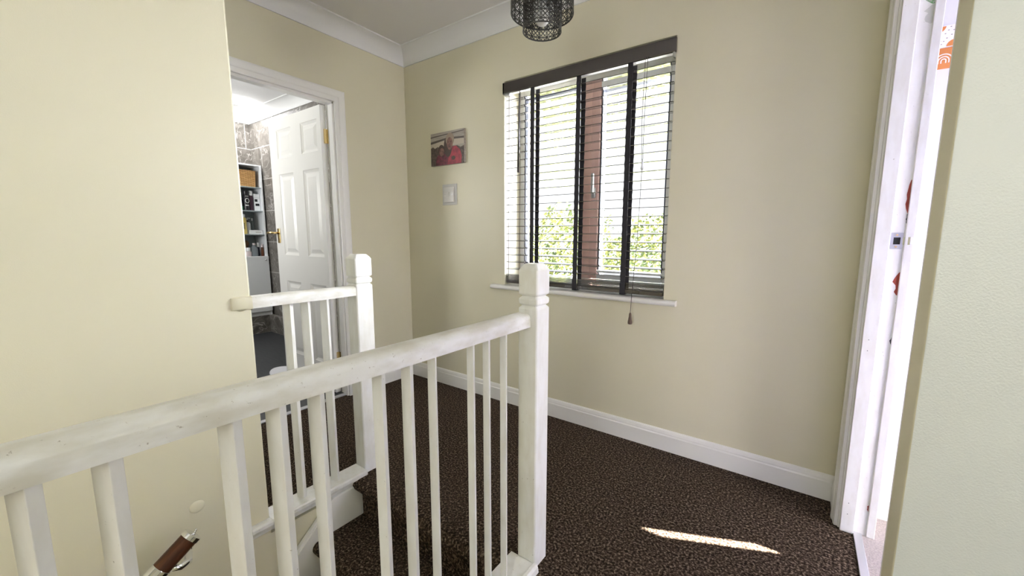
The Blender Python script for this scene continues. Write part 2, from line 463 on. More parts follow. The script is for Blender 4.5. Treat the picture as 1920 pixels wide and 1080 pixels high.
LX0, LX1 = -3.385, -2.652       # leaf free edge and hinge edge
s = 1.0
pans = []
for (a, b_) in ((-3.268, -3.050), (-2.915, -2.700)):
    for (c_, d_) in ((0.20, 0.765), (0.962, 1.555), (1.665, 1.868)):
        pans.append((a - LX0, b_ - LX0, c_ - 0.008, d_ - 0.008))
leaf = struct('door_1', panel_door(LX1 - LX0, 1.938, 0.035, pans), m_white, loc=(LX0, 1.428, 0.008))
tag(leaf, 'white six-panel bathroom door standing open, brass lever handle', kind='structure')
bm = bmesh.new(); box(bm, 0.030, 0.068, -0.006, 0, 1.042, 1.152)
h1 = obj('door_handle', bm, m_brass, leaf, bevel=0.002)
bm = bmesh.new(); tube(bm, [(0.049, -0.004, 1.118), (0.049, -0.042, 1.118), (0.044, -0.050, 1.118), (-0.02, -0.050, 1.118), (-0.045, -0.046, 1.116)], [0.008, 0.008, 0.009, 0.008, 0.007], 10)
obj('lever', bm, m_brass, h1, smooth=True)
for z in (1.70, 0.20):
    bm = bmesh.new()
    tube(bm, [(LX1 - LX0 + 0.012, 0.040, z), (LX1 - LX0 + 0.012, 0.040, z + 0.09)], 0.006, 10)
    box(bm, LX1 - LX0, LX1 - LX0 + 0.012, 0.018, 0.040, z, z + 0.09)
    obj('hinge', bm, m_brass, leaf)

# ------------------------------------------------------------------ bathroom
BX0, BY1 = -5.285, 2.035
struct('wall_bathroom_end', bx(BX0 - 0.1, BX0, -0.3, BY1 + 0.1, -0.1, 2.6), m_tile)
struct('wall_bathroom_side', bx(BX0, XB - 0.1, BY1, BY1 + 0.1, -0.1, 2.6), m_tile)
struct('wall_bathroom_near', wall_with_hole_y(-0.3, -0.2, BX0, XB - 0.1, -0.1, 2.6, -4.4, -3.6, 1.1, 2.0), m_tile)
struct('ceiling_bathroom', bx(BX0 - 0.1, XB - 0.1, -0.3, BY1 + 0.1, CZ, 2.6), mat('bathroom_ceiling_paint', (0.88, 0.88, 0.88), 0.6))
struct('floor_bathroom', bx(BX0, XB - 0.02, -0.3, BY1, -0.1, 0.0), m_bathfloor)
bm = bmesh.new(); loft(bm, [[(BX0 + d, -0.2, z) for d, z in c], [(BX0 + d, BY1 - d, z) for d, z in c]])
loft(bm, [[(BX0 + d, BY1 - d, z) for d, z in c], [(XB - 0.1, BY1 - d, z) for d, z in c]])
struct('trim_6', bm, m_grey, smooth='auto')
bm = bmesh.new()
extrude_z(bm, [(BX0, -0.2), (-5.03, -0.2), (-5.03, 1.985), (-2.9, 1.985), (-2.9, BY1), (BX0, BY1)], 0, 0.2)
struct('trim_7', bm, m_tile, bevel=0.004)

# square ring ceiling light
bm = bmesh.new()
def rr(hs, z, rad=0.05, k=5):
    out = []
    for qx, qy, a0 in ((1, 1, 0), (-1, 1, 90), (-1, -1, 180), (1, -1, 270)):
        for i in range(k + 1):
            a = math.radians(a0 + 90 * i / k)
            out.append((qx * (hs - rad) + rad * math.cos(a), qy * (hs - rad) + rad * math.sin(a), z))
    return out
loft(bm, [rr(0.235, 0.045), rr(0.235, 0.0), rr(0.23, -0.005), rr(0.19, -0.005, 0.035), rr(0.185, 0.0, 0.035), rr(0.185, 0.045, 0.035)], cap=False)
cl = empty('ceiling_light', (-4.945, 1.695, CZ - 0.047), 'glowing white square ring light on the bathroom ceiling', 'ceiling light')
obj('light_ring', bm, emis('light_ring_glow', (1, 1, 1), 3), cl)
obj('mounting_plate', bx(-0.184, 0.184, -0.184, 0.184, 0.03, 0.047), m_grey, cl)
area('bathroom_lamp', (-4.945, 1.695, CZ - 0.07), (0, 0, -1), 0.5, 0.5, 6)

# bath mat
bm = bmesh.new()
lathe(bm, [(0.0, 0.001), (0.24, 0.001), (0.26, 0.006), (0.255, 0.013), (0.23, 0.016), (0.0, 0.017)], 48, cap=False)
for v in bm.verts:
    v.co.x *= 1.25; v.co.y *= 0.5
o = obj('bath_mat', bm, mat('white_towelling', (0.85, 0.85, 0.88), 0.95, bump=(300, 0.9, 0.004)), smooth=True, loc=(-3.25, 1.45 - 0.02, 0.0))
tag(o, 'white oval bath mat on the dark bathroom floor by the open door', 'bath mat')

# tall bathroom cabinet with open shelves
CX, CY0, CY1, CZ0, CZ1 = -5.02, 1.69, 2.015, 0.2, 1.868
cab = empty('bathroom_cabinet', (CX, (CY0 + CY1) / 2, CZ0), 'tall narrow white bathroom cabinet with open shelves above a door', 'cabinet')
m_cab = mat('white_cabinet_laminate', (0.80, 0.82, 0.84), 0.2)
m_cabin = mat('grey_cabinet_inside', (0.34, 0.39, 0.41), 0.4)
def cb(name, x0, x1, y0, y1, z0, z1, m, bev=0.0015, par=None):
    bm = bx(x0 - CX, x1 - CX, y0 - (CY0 + CY1) / 2, y1 - (CY0 + CY1) / 2, z0 - CZ0, z1 - CZ0)
    return obj(name, bm, m, par or cab, bevel=bev)
cb('side_panel', -5.28, CX, CY1 - 0.016, CY1, CZ0, CZ1, m_cab)
cb('side_panel', -5.28, CX, CY0, CY0 + 0.016, CZ0, CZ1, m_cab)
cb('top_panel', -5.28, CX, CY0 + 0.016, CY1 - 0.016, CZ1 - 0.016, CZ1, m_cab)
cb('back_panel', -5.28, -5.272, CY0 + 0.016, CY1 - 0.016, CZ0, CZ1 - 0.016, m_cabin)
SH = [1.63, 1.375, 1.118]
for z in SH: cb('shelf', -5.272, CX - 0.004, CY0 + 0.016, CY1 - 0.016, z - 0.012, z, m_cabin)
cb('shelf', -5.272, CX - 0.004, CY0 + 0.016, CY1 - 0.016, 0.858, 0.874, m_cab)
dr = cb('door', CX, CX + 0.016, CY0 + 0.002, CY1 - 0.002, CZ0 + 0.05, 0.872, m_cab)
cb('plinth', -5.26, CX - 0.01, CY0 + 0.016, CY1 - 0.016, CZ0, CZ0 + 0.05, m_cab)
bm = bmesh.new(); tube(bm, [(0.015, 0.125, 0.632), (0.03, 0.125, 0.632), (0.036, 0.125, 0.632)], [0.006, 0.011, 0.006], 12)
obj('knob', bm, m_steel, dr, smooth=True)

# things on the shelves
bk = empty('wicker_basket', (-5.135, 1.845, SH[0]), 'small rectangular wicker basket on the top cabinet shelf', 'basket')
bm = bmesh.new()
loft(bm, [[(sx * (0.085 + k) , sy * (0.112 + k), z) for sx, sy in ((-1, -1), (1, -1), (1, 1), (-1, 1))] for k, z in ((0, 0), (0.006, 0.165), (0.001, 0.165), (-0.006, 0.012))])
obj('basket_body', bm, m_wicker, bk)
bm = bmesh.new(); q = [(sx * 0.09, sy * 0.117, 0.168) for sx, sy in ((-1, -1), (1, -1), (1, 1), (-1, 1), (-1, -1), (1, -1))]
tube(bm, q, 0.006, 8); obj('rim', bm, m_wicker, bk, smooth=True)


def bottle(name, label, cat, x, y, z, prof, body, cap_prof=None, capm=None, cap_name='cap', extras=None, group=None, sx=1, sy=1):
    t = empty(name, (x, y, z), label, cat, group)
    bm = bmesh.new(); lathe(bm, prof, 20)
    for v in bm.verts: v.co.x *= sx; v.co.y *= sy
    obj('bottle_body', bm, body, t, smooth='auto')
    if cap_prof:
        bm = bmesh.new(); lathe(bm, cap_prof, 16); obj(cap_name, bm, capm, t, smooth='auto')
    for nm, b2, m2 in (extras or []): obj(nm, b2, m2, t)
    return t


def wrap(r_, z0, z1, a0, a1, n=8, sx=1, sy=1):
    bm = bmesh.new()
    vs = []
    for zz in (z0, z1):
        vs.append([bm.verts.new((sx * r_ * math.cos(math.radians(a0 + (a1 - a0) * i / n)), sy * r_ * math.sin(math.radians(a0 + (a1 - a0) * i / n)), zz)) for i in range(n + 1)])
    for i in range(n): bm.faces.new((vs[0][i], vs[0][i + 1], vs[1][i + 1], vs[1][i]))
    return bm


m_dkbottle = mat('dark_bottle', (0.012, 0.014, 0.03), 0.2)
m_whitep = mat('white_plastic', (0.85, 0.86, 0.87), 0.3)
m_yel = mat('yellow_bottle', (0.86, 0.70, 0.22), 0.35)
m_label_w = mat('white_label', (0.8, 0.8, 0.8), 0.5)
m_purple = mat('brown_violet_plastic', (0.05, 0.02, 0.035), 0.25)
m_pinkw = mat('pale_pink_glass', (0.72, 0.62, 0.63), 0.2)
m_smoke = mat('smoky_grey_glass', (0.20, 0.23, 0.25), 0.12)
z = SH[1]
bottle('toiletry_bottle', 'black bottle with green base at the left of the second shelf', 'bottle', -5.11, 1.822, z, [(0.024, 0), (0.026, 0.01), (0.026, 0.10), (0.015, 0.125), (0.012, 0.13)], m_dkbottle,
       [(0.014, 0.13), (0.014, 0.155), (0.010, 0.16)], m_black, extras=[('label_band', wrap(0.0265, 0.01, 0.045, -80, 80), mat('green_label', (0.03, 0.20, 0.09), 0.4))])
bm = bmesh.new()
tube(bm, [(0.030, 0.018 * math.cos(a), 0.105 + 0.024 * math.sin(a)) for a in [2 * PI * i / 20 for i in range(21)]], 0.003, 6)
bottle('aerosol_can', 'tall black aerosol can with a white ring logo on the second shelf', 'spray can', -5.085, 1.868, z, [(0.027, 0), (0.028, 0.005), (0.028, 0.165), (0.024, 0.175)], m_black,
       [(0.024, 0.175), (0.024, 0.205), (0.020, 0.21)], m_black, extras=[('logo_ring', bm, m_label_w), ('label_band', wrap(0.0285, 0.05, 0.060, -35, 35), m_label_w), ('label_band', wrap(0.0285, 0.150, 0.156, -35, 35), m_label_w)])
bottle('toiletry_bottle', 'dark purple bottle with a white cap on the second shelf', 'bottle', -5.09, 1.917, z, [(0.022, 0), (0.024, 0.01), (0.024, 0.14), (0.018, 0.165)], m_purple,
       [(0.017, 0.165), (0.018, 0.17), (0.018, 0.21), (0.015, 0.215)], m_whitep, sx=0.8)
bt = empty('toiletry_box', (-5.10, 1.968, z), 'white carton with black print standing on the second shelf', 'box')
obj('carton', bx(-0.03, 0.03, -0.027, 0.027, 0, 0.185), m_whitep, bt, bevel=0.001)
for q_ in ((-0.018, 0.020, 0.055, 0.080), (-0.022, 0.004, 0.100, 0.128)): obj('printed_mark', bx(0.03, 0.031, *q_), m_black, bt)
obj('lid_seam', bx(0.03, 0.0306, -0.027, 0.027, 0.143, 0.145), m_cabin, bt)
z = SH[2]
bm = bmesh.new()
for k in range(5): box(bm, 0.0205, 0.0215, -0.005, 0.006, 0.055 + k * 0.014, 0.063 + k * 0.014)
bottle('toiletry_bottle', 'yellow bottle with dark vertical lettering on the third shelf', 'bottle', -5.08, 1.822, z, [(0.028, 0), (0.030, 0.01), (0.030, 0.165), (0.022, 0.18)], m_yel,
       [(0.016, 0.18), (0.020, 0.183), (0.020, 0.212), (0.017, 0.215)], m_whitep, extras=[('lettering', bm, m_dkbottle)], sx=0.68)
bm = bmesh.new(); tube(bm, [(0, 0, 0.15), (0, 0, 0.172), (0, 0.004, 0.178), (0.0, 0.030, 0.176)], 0.005, 8)
bottle('pump_bottle', 'white pump dispenser bottle with black collar on the third shelf', 'bottle', -5.17, 1.892, z, [(0.026, 0), (0.028, 0.01), (0.028, 0.12), (0.018, 0.135)], m_whitep,
       [(0.014, 0.135), (0.018, 0.136), (0.018, 0.152), (0.010, 0.155)], m_black, 'collar', [('pump_nozzle', bm, m_whitep)])
bm = bmesh.new(); tube(bm, [(0, 0, 0.0), (0.0, 0.006, 0.1), (0, 0.0, 0.16)], 0.006, 8)
t = empty('toothbrush', (-5.18, 1.942, z), 'slim grey toothbrush leaning behind the low white carton', 'toothbrush'); obj('brush_handle', bm, m_smoke, t, smooth=True)
obj('brush_head', bx(-0.004, 0.010, -0.006, 0.006, 0.150, 0.178), m_whitep, t, bevel=0.002)
bt = empty('toothpaste_box', (-5.065, 1.93, z), 'long low white carton lying at the front of the third shelf', 'box')
obj('carton', bx(-0.022, 0.022, -0.060, 0.060, 0, 0.045), m_whitep, bt, bevel=0.001)
obj('printed_mark', bx(0.022, 0.0228, -0.01, 0.045, 0.016, 0.026), m_swback, bt)
z = 0.874
bottle('perfume_bottle', 'squat pale pink scent bottle with white cap on the lowest shelf', 'bottle', -5.07, 1.842, z, [(0.028, 0), (0.030, 0.004), (0.030, 0.048), (0.026, 0.055)], m_pinkw,
       [(0.016, 0.055), (0.022, 0.058), (0.022, 0.092), (0.020, 0.095)], m_whitep, sx=0.7)
t = empty('makeup_brush', (-5.16, 1.862, z), 'round makeup brush with brown bristles on the lowest shelf', 'brush')
bm = bmesh.new(); tube(bm, [(0, 0, 0), (0, 0, 0.09)], [0.006, 0.009], 10); obj('brush_handle', bm, m_whitep, t, smooth=True)
bm = bmesh.new(); lathe(bm, [(0.010, 0.09), (0.024, 0.12), (0.026, 0.145), (0.016, 0.168), (0.004, 0.174)], 16); obj('bristles', bm, mat('brown_bristles', (0.25, 0.14, 0.08), 0.9, bump=(300, 0.9, 0.004)), t, smooth=True)
bottle('perfume_bottle', 'smoky grey glass bottle with sloping shoulders on the lowest shelf', 'bottle', -5.08, 1.905, z, [(0.034, 0), (0.036, 0.01), (0.036, 0.085), (0.014, 0.115), (0.012, 0.125)], m_smoke,
       [(0.014, 0.125), (0.014, 0.142), (0.012, 0.145)], m_pinkw, sx=0.6)
bottle('toiletry_bottle', 'thin black tube with a white cap on the lowest shelf', 'bottle', -5.10, 1.952, z, [(0.013, 0), (0.014, 0.01), (0.014, 0.10)], m_dkbottle,
       [(0.012, 0.10), (0.012, 0.135), (0.009, 0.15)], m_whitep)
bottle('toiletry_bottle', 'slim brown and beige tube, rightmost on the lowest shelf', 'bottle', -5.07, 1.980, z, [(0.012, 0), (0.013, 0.01), (0.012, 0.09), (0.010, 0.10)], m_oak,
       [(0.010, 0.10), (0.010, 0.13), (0.004, 0.14)], m_pinkw)

# ------------------------------------------------------------------ landing window
bm = bmesh.new()
GY0, GY1 = 2.19, 2.25
box(bm, WX0, WX0 + 0.030, GY0, GY1, 0.80, WZ1); box(bm, WX1 - 0.030, WX1, GY0, GY1, 0.80, WZ1)
box(bm, WX0 + 0.030, WX1 - 0.030, GY0, GY1, WZ1 - 0.055, WZ1); box(bm, WX0 + 0.030, WX1 - 0.030, GY0, GY1, 0.80, 0.86)
win = struct('window_1', bm, m_upvc, bevel=0.003)
obj('window_mullion', bx(-1.142, -1.082, GY0 - 0.002, GY1, 0.861, WZ1 - 0.056), m_brown, win, bevel=0.004)
bm = bmesh.new()
box(bm, -1.074, -1.022, GY0 - 0.022, GY1 - 0.01, 0.865, 2.0)
sash = obj('window_sash', bm, m_brown, win, bevel=0.004)
bm = bmesh.new()
box(bm, -1.021, -0.633, GY0 - 0.022, GY1 - 0.01, 0.865, 0.915); box(bm, -1.021, -0.633, GY0 - 0.022, GY1 - 0.01, 1.95, 2.0)
box(bm, -0.632, -0.604, GY0 - 0.022, GY1 - 0.01, 0.865, 2.0)
obj('sash_rail', bm, m_upvc, sash, bevel=0.004)
bm = bmesh.new()
for x in (-1.018, -0.641): box(bm, x, x + 0.007, GY0 - 0.012, GY1 - 0.02, 0.918, 1.947)
box(bm, -1.011, -0.641, GY0 - 0.012, GY1 - 0.02, 1.940, 1.947)
obj('gasket', bm, m_gasket, sash)
bm = bmesh.new(); box(bm, -1.574, -1.567, GY0 + 0.01, GY1 - 0.02, 0.862, 1.995); box(bm, -1.567, -1.144, GY0 + 0.01, GY1 - 0.02, 1.988, 1.995)
obj('gasket', bm, m_gasket, win)
obj('window_pane', bx(-1.567, -1.144, 2.222, 2.226, 0.862, 1.987), m_glass, win)
obj('window_pane', bx(-1.011, -0.641, 2.212, 2.216, 0.918, 1.940), m_glass, sash)
bm = bmesh.new(); box(bm, -1.060, -1.036, GY0 - 0.040, GY0 - 0.022, 1.34, 1.40); box(bm, -1.056, -1.040, GY0 - 0.058, GY0 - 0.040, 1.37, 1.48)
obj('window_handle', bm, m_steel, sash, bevel=0.004)
# sill board with a rounded nose
bm = bmesh.new()
n = 8
pf = [(2.19, 0.800), (2.19, 0.772)] + [(1.995 - 0.014 * math.sin(PI * i / n), 0.786 - 0.014 * math.cos(PI * i / n)) for i in range(n + 1)]
extrude_x(bm, pf, WX0, WX1)
pf2 = [(YW, 0.800), (YW, 0.772)] + [(1.995 - 0.014 * math.sin(PI * i / n), 0.786 - 0.014 * math.cos(PI * i / n)) for i in range(n + 1)]
extrude_x(bm, pf2, -1.697, WX0); extrude_x(bm, pf2, WX1, -0.505)
obj('window_sill', bm, m_white, win, smooth='auto')

# ------------------------------------------------------------------ venetian blind
bl = empty('venetian_blind', ((WX0 + WX1) / 2, 2.05, 0.80), 'dark wooden venetian blind with wide tapes hanging in the landing window', 'blind')
bl0 = Vector(bl.location)
def bobj(name, bm, m, par=None, **k):
    if par is None:
        bmesh.ops.translate(bm, verts=bm.verts, vec=-bl0); return obj(name, bm, m, bl, **k)
    bmesh.ops.translate(bm, verts=bm.verts, vec=-bl0); return obj(name, bm, m, par, **k)
SX0, SX1 = WX0 + 0.008, WX1 - 0.008
bm = bmesh.new(); box(bm, WX0 - 0.002, WX1 + 0.004, 2.004, 2.018, 1.977, 2.042); box(bm, WX0 - 0.002, WX0 + 0.012, 2.004, 2.05, 1.974, 2.042)
bobj('valance', bm, m_slat, bevel=0.003)
bobj('headrail', bx(SX0, SX1, 2.03, 2.082, 1.995, 2.04), m_grey)
bm = bmesh.new()
ZS = []
for i in range(24):
    zz = 1.945 - i * 0.0452
    ZS.append(zz)
    tl = 0.003
    v = [(2.030, zz - tl), (2.055, zz + 0.001), (2.080, zz + tl), (2.080, zz + tl + 0.0035), (2.055, zz + 0.0045), (2.030, zz - tl + 0.0035)]
    extrude_x(bm, v, SX0, SX1)
bobj('slats', bm, m_slat)
bm = bmesh.new()
for i in range(7):
    zz = 0.836 + i * 0.0052
    extrude_x(bm, [(2.030 - 0.001 * (i % 2), zz), (2.080, zz), (2.080, zz + 0.0030), (2.030 - 0.001 * (i % 2), zz + 0.0030)], SX0, SX1)
bobj('stacked_slats', bm, m_slat)
bobj('bottom_rail', bx(SX0, SX1, 2.026, 2.084, 0.812, 0.834), m_slat, bevel=0.003)
TX = (-1.397, -1.090, -0.797)
for x in TX:
    for yy in (2.0265, 2.0835):
        bm = bmesh.new()
        pts = []
        zs = [1.99 - k * (1.99 - 0.835) / 96 for k in range(97)]
        for zz in zs:
            near = min(abs(zz - q) for q in ZS)
            bulge = 0.0008 if near < 0.008 else 0.0
            wdt = 0.0135 + (0.0012 if near < 0.009 else 0)
            s_ = -1 if yy < 2.05 else 1
            pts.append([(x - wdt, yy - 0.0006 + s_ * bulge, zz), (x + wdt, yy - 0.0006 + s_ * bulge, zz), (x + wdt, yy + 0.0006 + s_ * bulge, zz), (x - wdt, yy + 0.0006 + s_ * bulge, zz)])
        loft(bm, pts)
        bobj('ladder_tape', bm, m_tape)
    bm = bmesh.new(); box(bm, x - 0.014, x + 0.014, 2.0205, 2.0255, 0.808, 0.868); box(bm, x - 0.014, x + 0.014, 2.0205, 2.084, 0.8055, 0.8115)
    bobj('ladder_tape', bm, m_tape)
bm = bmesh.new(); tube(bm, [(-1.470, 1.996, 1.955), (-1.472, 1.996, 1.80), (-1.478, 1.996, 1.50)], [0.0045, 0.0055, 0.0075], 8)
wand = bobj('tilt_wand', bm, m_slat, smooth=True)
bm = bmesh.new(); tube(bm, [(-1.470, 2.02, 1.975), (-1.470, 2.0, 1.97), (-1.470, 1.996, 1.955)], 0.003, 8)
bobj('wand_hook', bm, m_steel)
for (xa, z1_) in ((-1.475, 0.90), (-1.56, 0.86)):
    bm = bmesh.new(); tube(bm, [(xa, 2.012, 1.99), (xa - 0.004, 2.010, z1_)], 0.0015, 6); bobj('lift_cord', bm, m_cord)
for dx in (0, 0.012):
    bm = bmesh.new(); tube(bm, [(-0.712 + dx, 1.999, 1.985), (-0.716 + dx, 1.996, 1.7), (-0.706 + dx * 0.3, 1.994, 1.47)], 0.0013, 6); bobj('lift_cord', bm, m_cord)
bm = bmesh.new(); tube(bm, [(-0.704, 1.994, 1.47), (-0.712, 1.99, 1.1), (-0.724, 1.972, 0.79), (-0.725, 1.968, 0.72)], 0.0014, 6)
pc = bobj('pull_cord', bm, m_cord)
bm = bmesh.new(); lathe(bm, [(0.003, 0.722), (0.006, 0.716), (0.007, 0.70), (0.0115, 0.672), (0.011, 0.662), (0.006, 0.660)], 12, (-0.725, 1.968, 0))
o = bobj('cord_weight', bm, m_acorn, pc, smooth=True)
bm = bmesh.new(); lathe(bm, [(0.002, 1.50), (0.007, 1.485), (0.004, 1.472), (0.008, 1.455), (0.003, 1.445)], 10, (-0.704, 1.994, 0))
bobj('cord_joiner', bm, m_clear, pc, smooth=True)
for q_ in ((-0.582, -0.572, 1.998, 2.03, 1.955, 1.975), (WX0 + 0.012, WX0 + 0.05, 2.006, 2.03, 1.962, 1.974)): bobj('end_bracket', bx(*q_), m_steel, bevel=0.002)


# ------------------------------------------------------------------ balustrades
def newel(bm, x0, x1, y0, y1, zb, zt):
    cx, cy, hx, hy = (x0 + x1) / 2, (y0 + y1) / 2, (x1 - x0) / 2, (y1 - y0) / 2
    def ring(dx, z_, ch=0.004):
        a, b_ = hx - dx, hy - dx
        return [(cx + sx_ * (a - (ch if k else 0)), cy + sy_ * (b_ - (0 if k else ch)), z_) for sx_, sy_, k in
                ((-1, -1, 1), (1, -1, 1), (1, -1, 0), (1, 1, 0), (1, 1, 1), (-1, 1, 1), (-1, 1, 0), (-1, -1, 0))]
    prof = [(0, zb), (0, 0.887), (0.002, 0.890), (0.008, 0.896), (0.001, 0.902), (0, 0.908), (0, 0.917), (0.002, 0.920), (0.009, 0.926), (0.001, 0.932), (0, 0.936), (0, zt - 0.020), (0.004, zt - 0.013), (0.014, zt), (0.03, zt + 0.001)]
    loft(bm, [ring(d, z_) for d, z_ in prof])


def baluster_turned(xm, ym, a, b_, z0, z1, deg=25):
    t_ = math.radians(deg); dA = Vector((math.cos(t_), math.sin(t_))); dB = Vector((-math.sin(t_), math.cos(t_))); m_ = Vector((xm, ym))
    q_ = [m_ - dA * a, m_, m_ + dB * b_, m_ - dA * a + dB * b_]
    bm = bmesh.new(); extrude_z(bm, [tuple(v) for v in q_], z0, z1); return bm


def baluster_bm(x, y, z0, z1, wx=0.0285, wy=0.0115, lean=0.0):
    bm = bmesh.new()
    loft(bm, [[(x + sx_ * wx / 2, y + sy_ * wy / 2 + (lean if z_ == z1 else 0), z_) for sx_, sy_ in ((-1, -1), (1, -1), (1, 1), (-1, 1))] for z_ in (z0, z1)])
    return bm


# far one, in front of the bathroom
fb = empty('balustrade', (-1.66, 0.8, 0), 'short white balustrade between stair wall and far newel post by the bathroom', 'balustrade')
def fobj(name, bm, m, par=fb, **k):
    bmesh.ops.translate(bm, verts=bm.verts, vec=(1.66, -0.8, 0)); return obj(name, bm, m, par, **k)
bm = bmesh.new(); newel(bm, -1.70, -1.622, 0.99, 1.072, -0.19, 1.028); fobj('newel_post', bm, m_worn, bevel=0.0015)
def rail_profile(xc, w_, z0, z1):
    h = w_ / 2
    return [(xc - h, z0), (xc + h, z0), (xc + h, z0 + (z1 - z0) * 0.62), (xc + h - 0.003, z0 + (z1 - z0) * 0.80), (xc + h - 0.012, z1 - 0.002), (xc + h - 0.022, z1), (xc - h + 0.022, z1), (xc - h + 0.012, z1 - 0.002), (xc - h + 0.003, z0 + (z1 - z0) * 0.80), (xc - h, z0 + (z1 - z0) * 0.62)]
bm = bmesh.new()
prf = rail_profile(-1.652, 0.056, 0.846, 0.890)
loft(bm, [[(x, y, z_ + dz) for x, z_ in prf] for y, dz in ((0.587, 0), (0.60, 0), (0.7, 0.001), (0.85, -0.001), (0.99, 0))])
fobj('handrail', bm, m_rail, smooth='auto')
for y, a, b_ in ((0.7199, 0.0311, 0.0175), (0.7889, 0.0355, 0.0125), (0.8656, 0.0345, 0.0134)):
    fobj('baluster', baluster_turned(-1.64, y, a, b_, 0.02, 0.85), m_worn, bevel=0.001)
bm = bmesh.new()
prf = [(-1.70, 0.022), (-1.608, 0.022), (-1.602, 0.016), (-1.602, 0.004), (-1.606, -0.004), (-1.615, -0.008), (-1.622, -0.020), (-1.625, -0.03), (-1.70, -0.03)]
extrude_y(bm, prf, WY - 0.0, 0.989)
prf2 = [(XS, 0.022)] + prf[1:-1] + [(XS, -0.03)]
extrude_y(bm, prf2, 0.518, WY)
fobj('base_rail', bm, m_worn, bevel=0.001)

# plaster collar where the rail enters the stairwell wall
bm = bmesh.new()
ring_ = []
for y, k in ((0.5245, 0.0), (0.528, 0.55), (0.536, 0.85), (0.55, 1.0), (0.57, 0.96), (0.582, 1.0), (0.5885, 1.05)):
    w_ = 0.0015 * math.sin(y * 310); xo = XS + 0.0105 * k
    ring_.append([(XS - 0.004, y, 0.842 + w_ - 0.006 * math.sin(y * 140)), (xo - 0.002, y, 0.846 + w_), (xo, y, 0.852), (xo, y, 0.876), (xo - 0.002, y, 0.888 + w_), (XS - 0.004, y, 0.8935 + w_)])
loft(bm, ring_)
struct('trim_8', bm, m_wall, smooth='auto')
bm = bmesh.new(); bmesh.ops.create_icosphere(bm, subdivisions=3, radius=1)
for v in bm.verts: v.co = Vector((XS - 0.001 + v.co.x * 0.005, 0.378 + v.co.y * 0.022, 0.193 + v.co.z * 0.022))
struct('trim_9', bm, m_wall, smooth=True)

# near one, along the landing
nb = empty('balustrade', (-0.70, 0.0, 0), 'long white balustrade with handrail running along the near edge of the stairwell', 'balustrade')
def nobj(name, bm, m, par=nb, **k):
    bmesh.ops.translate(bm, verts=bm.verts, vec=(0.70, 0, 0)); return obj(name, bm, m, par, **k)
bm = bmesh.new(); newel(bm, -0.735, -0.663, 0.994, 1.068, -0.19, 1.028); nobj('newel_post', bm, m_worn, bevel=0.0015)
bm = bmesh.new()
prf = rail_profile(-0.716, 0.060, 0.831, 0.875)
loft(bm, [[(x, y, z_ + dz) for x, z_ in prf] for y, dz in ((-2.6, 0), (-1.0, 0.0), (0.0, 0.0), (0.3, 0.0005), (0.6, 0), (0.97, 0), (0.995, 0))])
nobj('handrail', bm, m_rail, smooth='auto')
BAL = [(0.0166, 0.0315, 0.0153), (0.0820, 0.0304, 0.0158), (0.2126, 0.0300, 0.0159), (0.2778, 0.0290, 0.0143), (0.3440, 0.0240, 0.0125), (0.4697, 0.0225, 0.0141),
       (0.5412, 0.0225, 0.0145), (0.6129, 0.0205, 0.0085), (0.7428, 0.0185, 0.0130), (0.8051, 0.0180, 0.0150), (0.8819, 0.0190, 0.0135)]
yy = -0.055
while yy > -2.5:
    BAL.append((yy, 0.028, 0.016)); yy -= 0.07
for y, a, b_ in BAL:
    nobj('baluster', baluster_turned(-0.695, y, a, b_, 0.02, 0.835), m_worn, bevel=0.001)
bm = bmesh.new()
prf = [(-0.760, 0.022), (-0.668, 0.022), (-0.664, 0.027), (-0.654, 0.027), (-0.648, 0.018), (-0.645, 0.0), (-0.645, -0.03), (-0.760, -0.03)]
extrude_y(bm, prf, -2.6, 0.993)
nobj('base_rail', bm, m_worn, bevel=0.001)
struct('trim_10', bx(-0.760, -0.700, -2.6, 0.965, -2.8, -0.03), m_wall)

# ------------------------------------------------------------------ stairs
st = empty('staircase', (-1.19, 0.9, -0.19), 'dark brown carpeted staircase going down between the two balustrades', 'staircase')
def sobj(name, bm, m, **k):
    bmesh.ops.translate(bm, verts=bm.verts, vec=(1.19, -0.9, 0.19)); return obj(name, bm, m, st, **k)
RISE, RUN = 0.182, 0.202
def step_profile(yn, zt, depth):
    # tread top from back (yn+depth) to rounded nose at yn, then riser down
    k = 8; rr_ = 0.028
    pts = [(yn + depth, zt)]
    for i in range(k + 1):
        a = PI / 2 + PI * 0.9 * i / k
        pts.append((yn + rr_ * math.cos(a), zt - rr_ + rr_ * math.sin(a)))
    pts += [(yn + 0.012, zt - 0.06), (yn + 0.012, zt - RISE), (yn + depth, zt - RISE)]
    return pts
bm = bmesh.new(); extrude_x(bm, step_profile(0.950, 0.0, 0.049), -1.62, -0.762)
sobj('landing_nosing', bm, m_carpet, smooth='auto')
for i in range(1, 13):
    yn = 0.955 - RUN * i
    bm = bmesh.new(); extrude_x(bm, step_profile(yn, -RISE * i, RUN + 0.03), XS + 0.022, -0.762)
    sobj('stair_step', bm, m_carpet, smooth='auto')
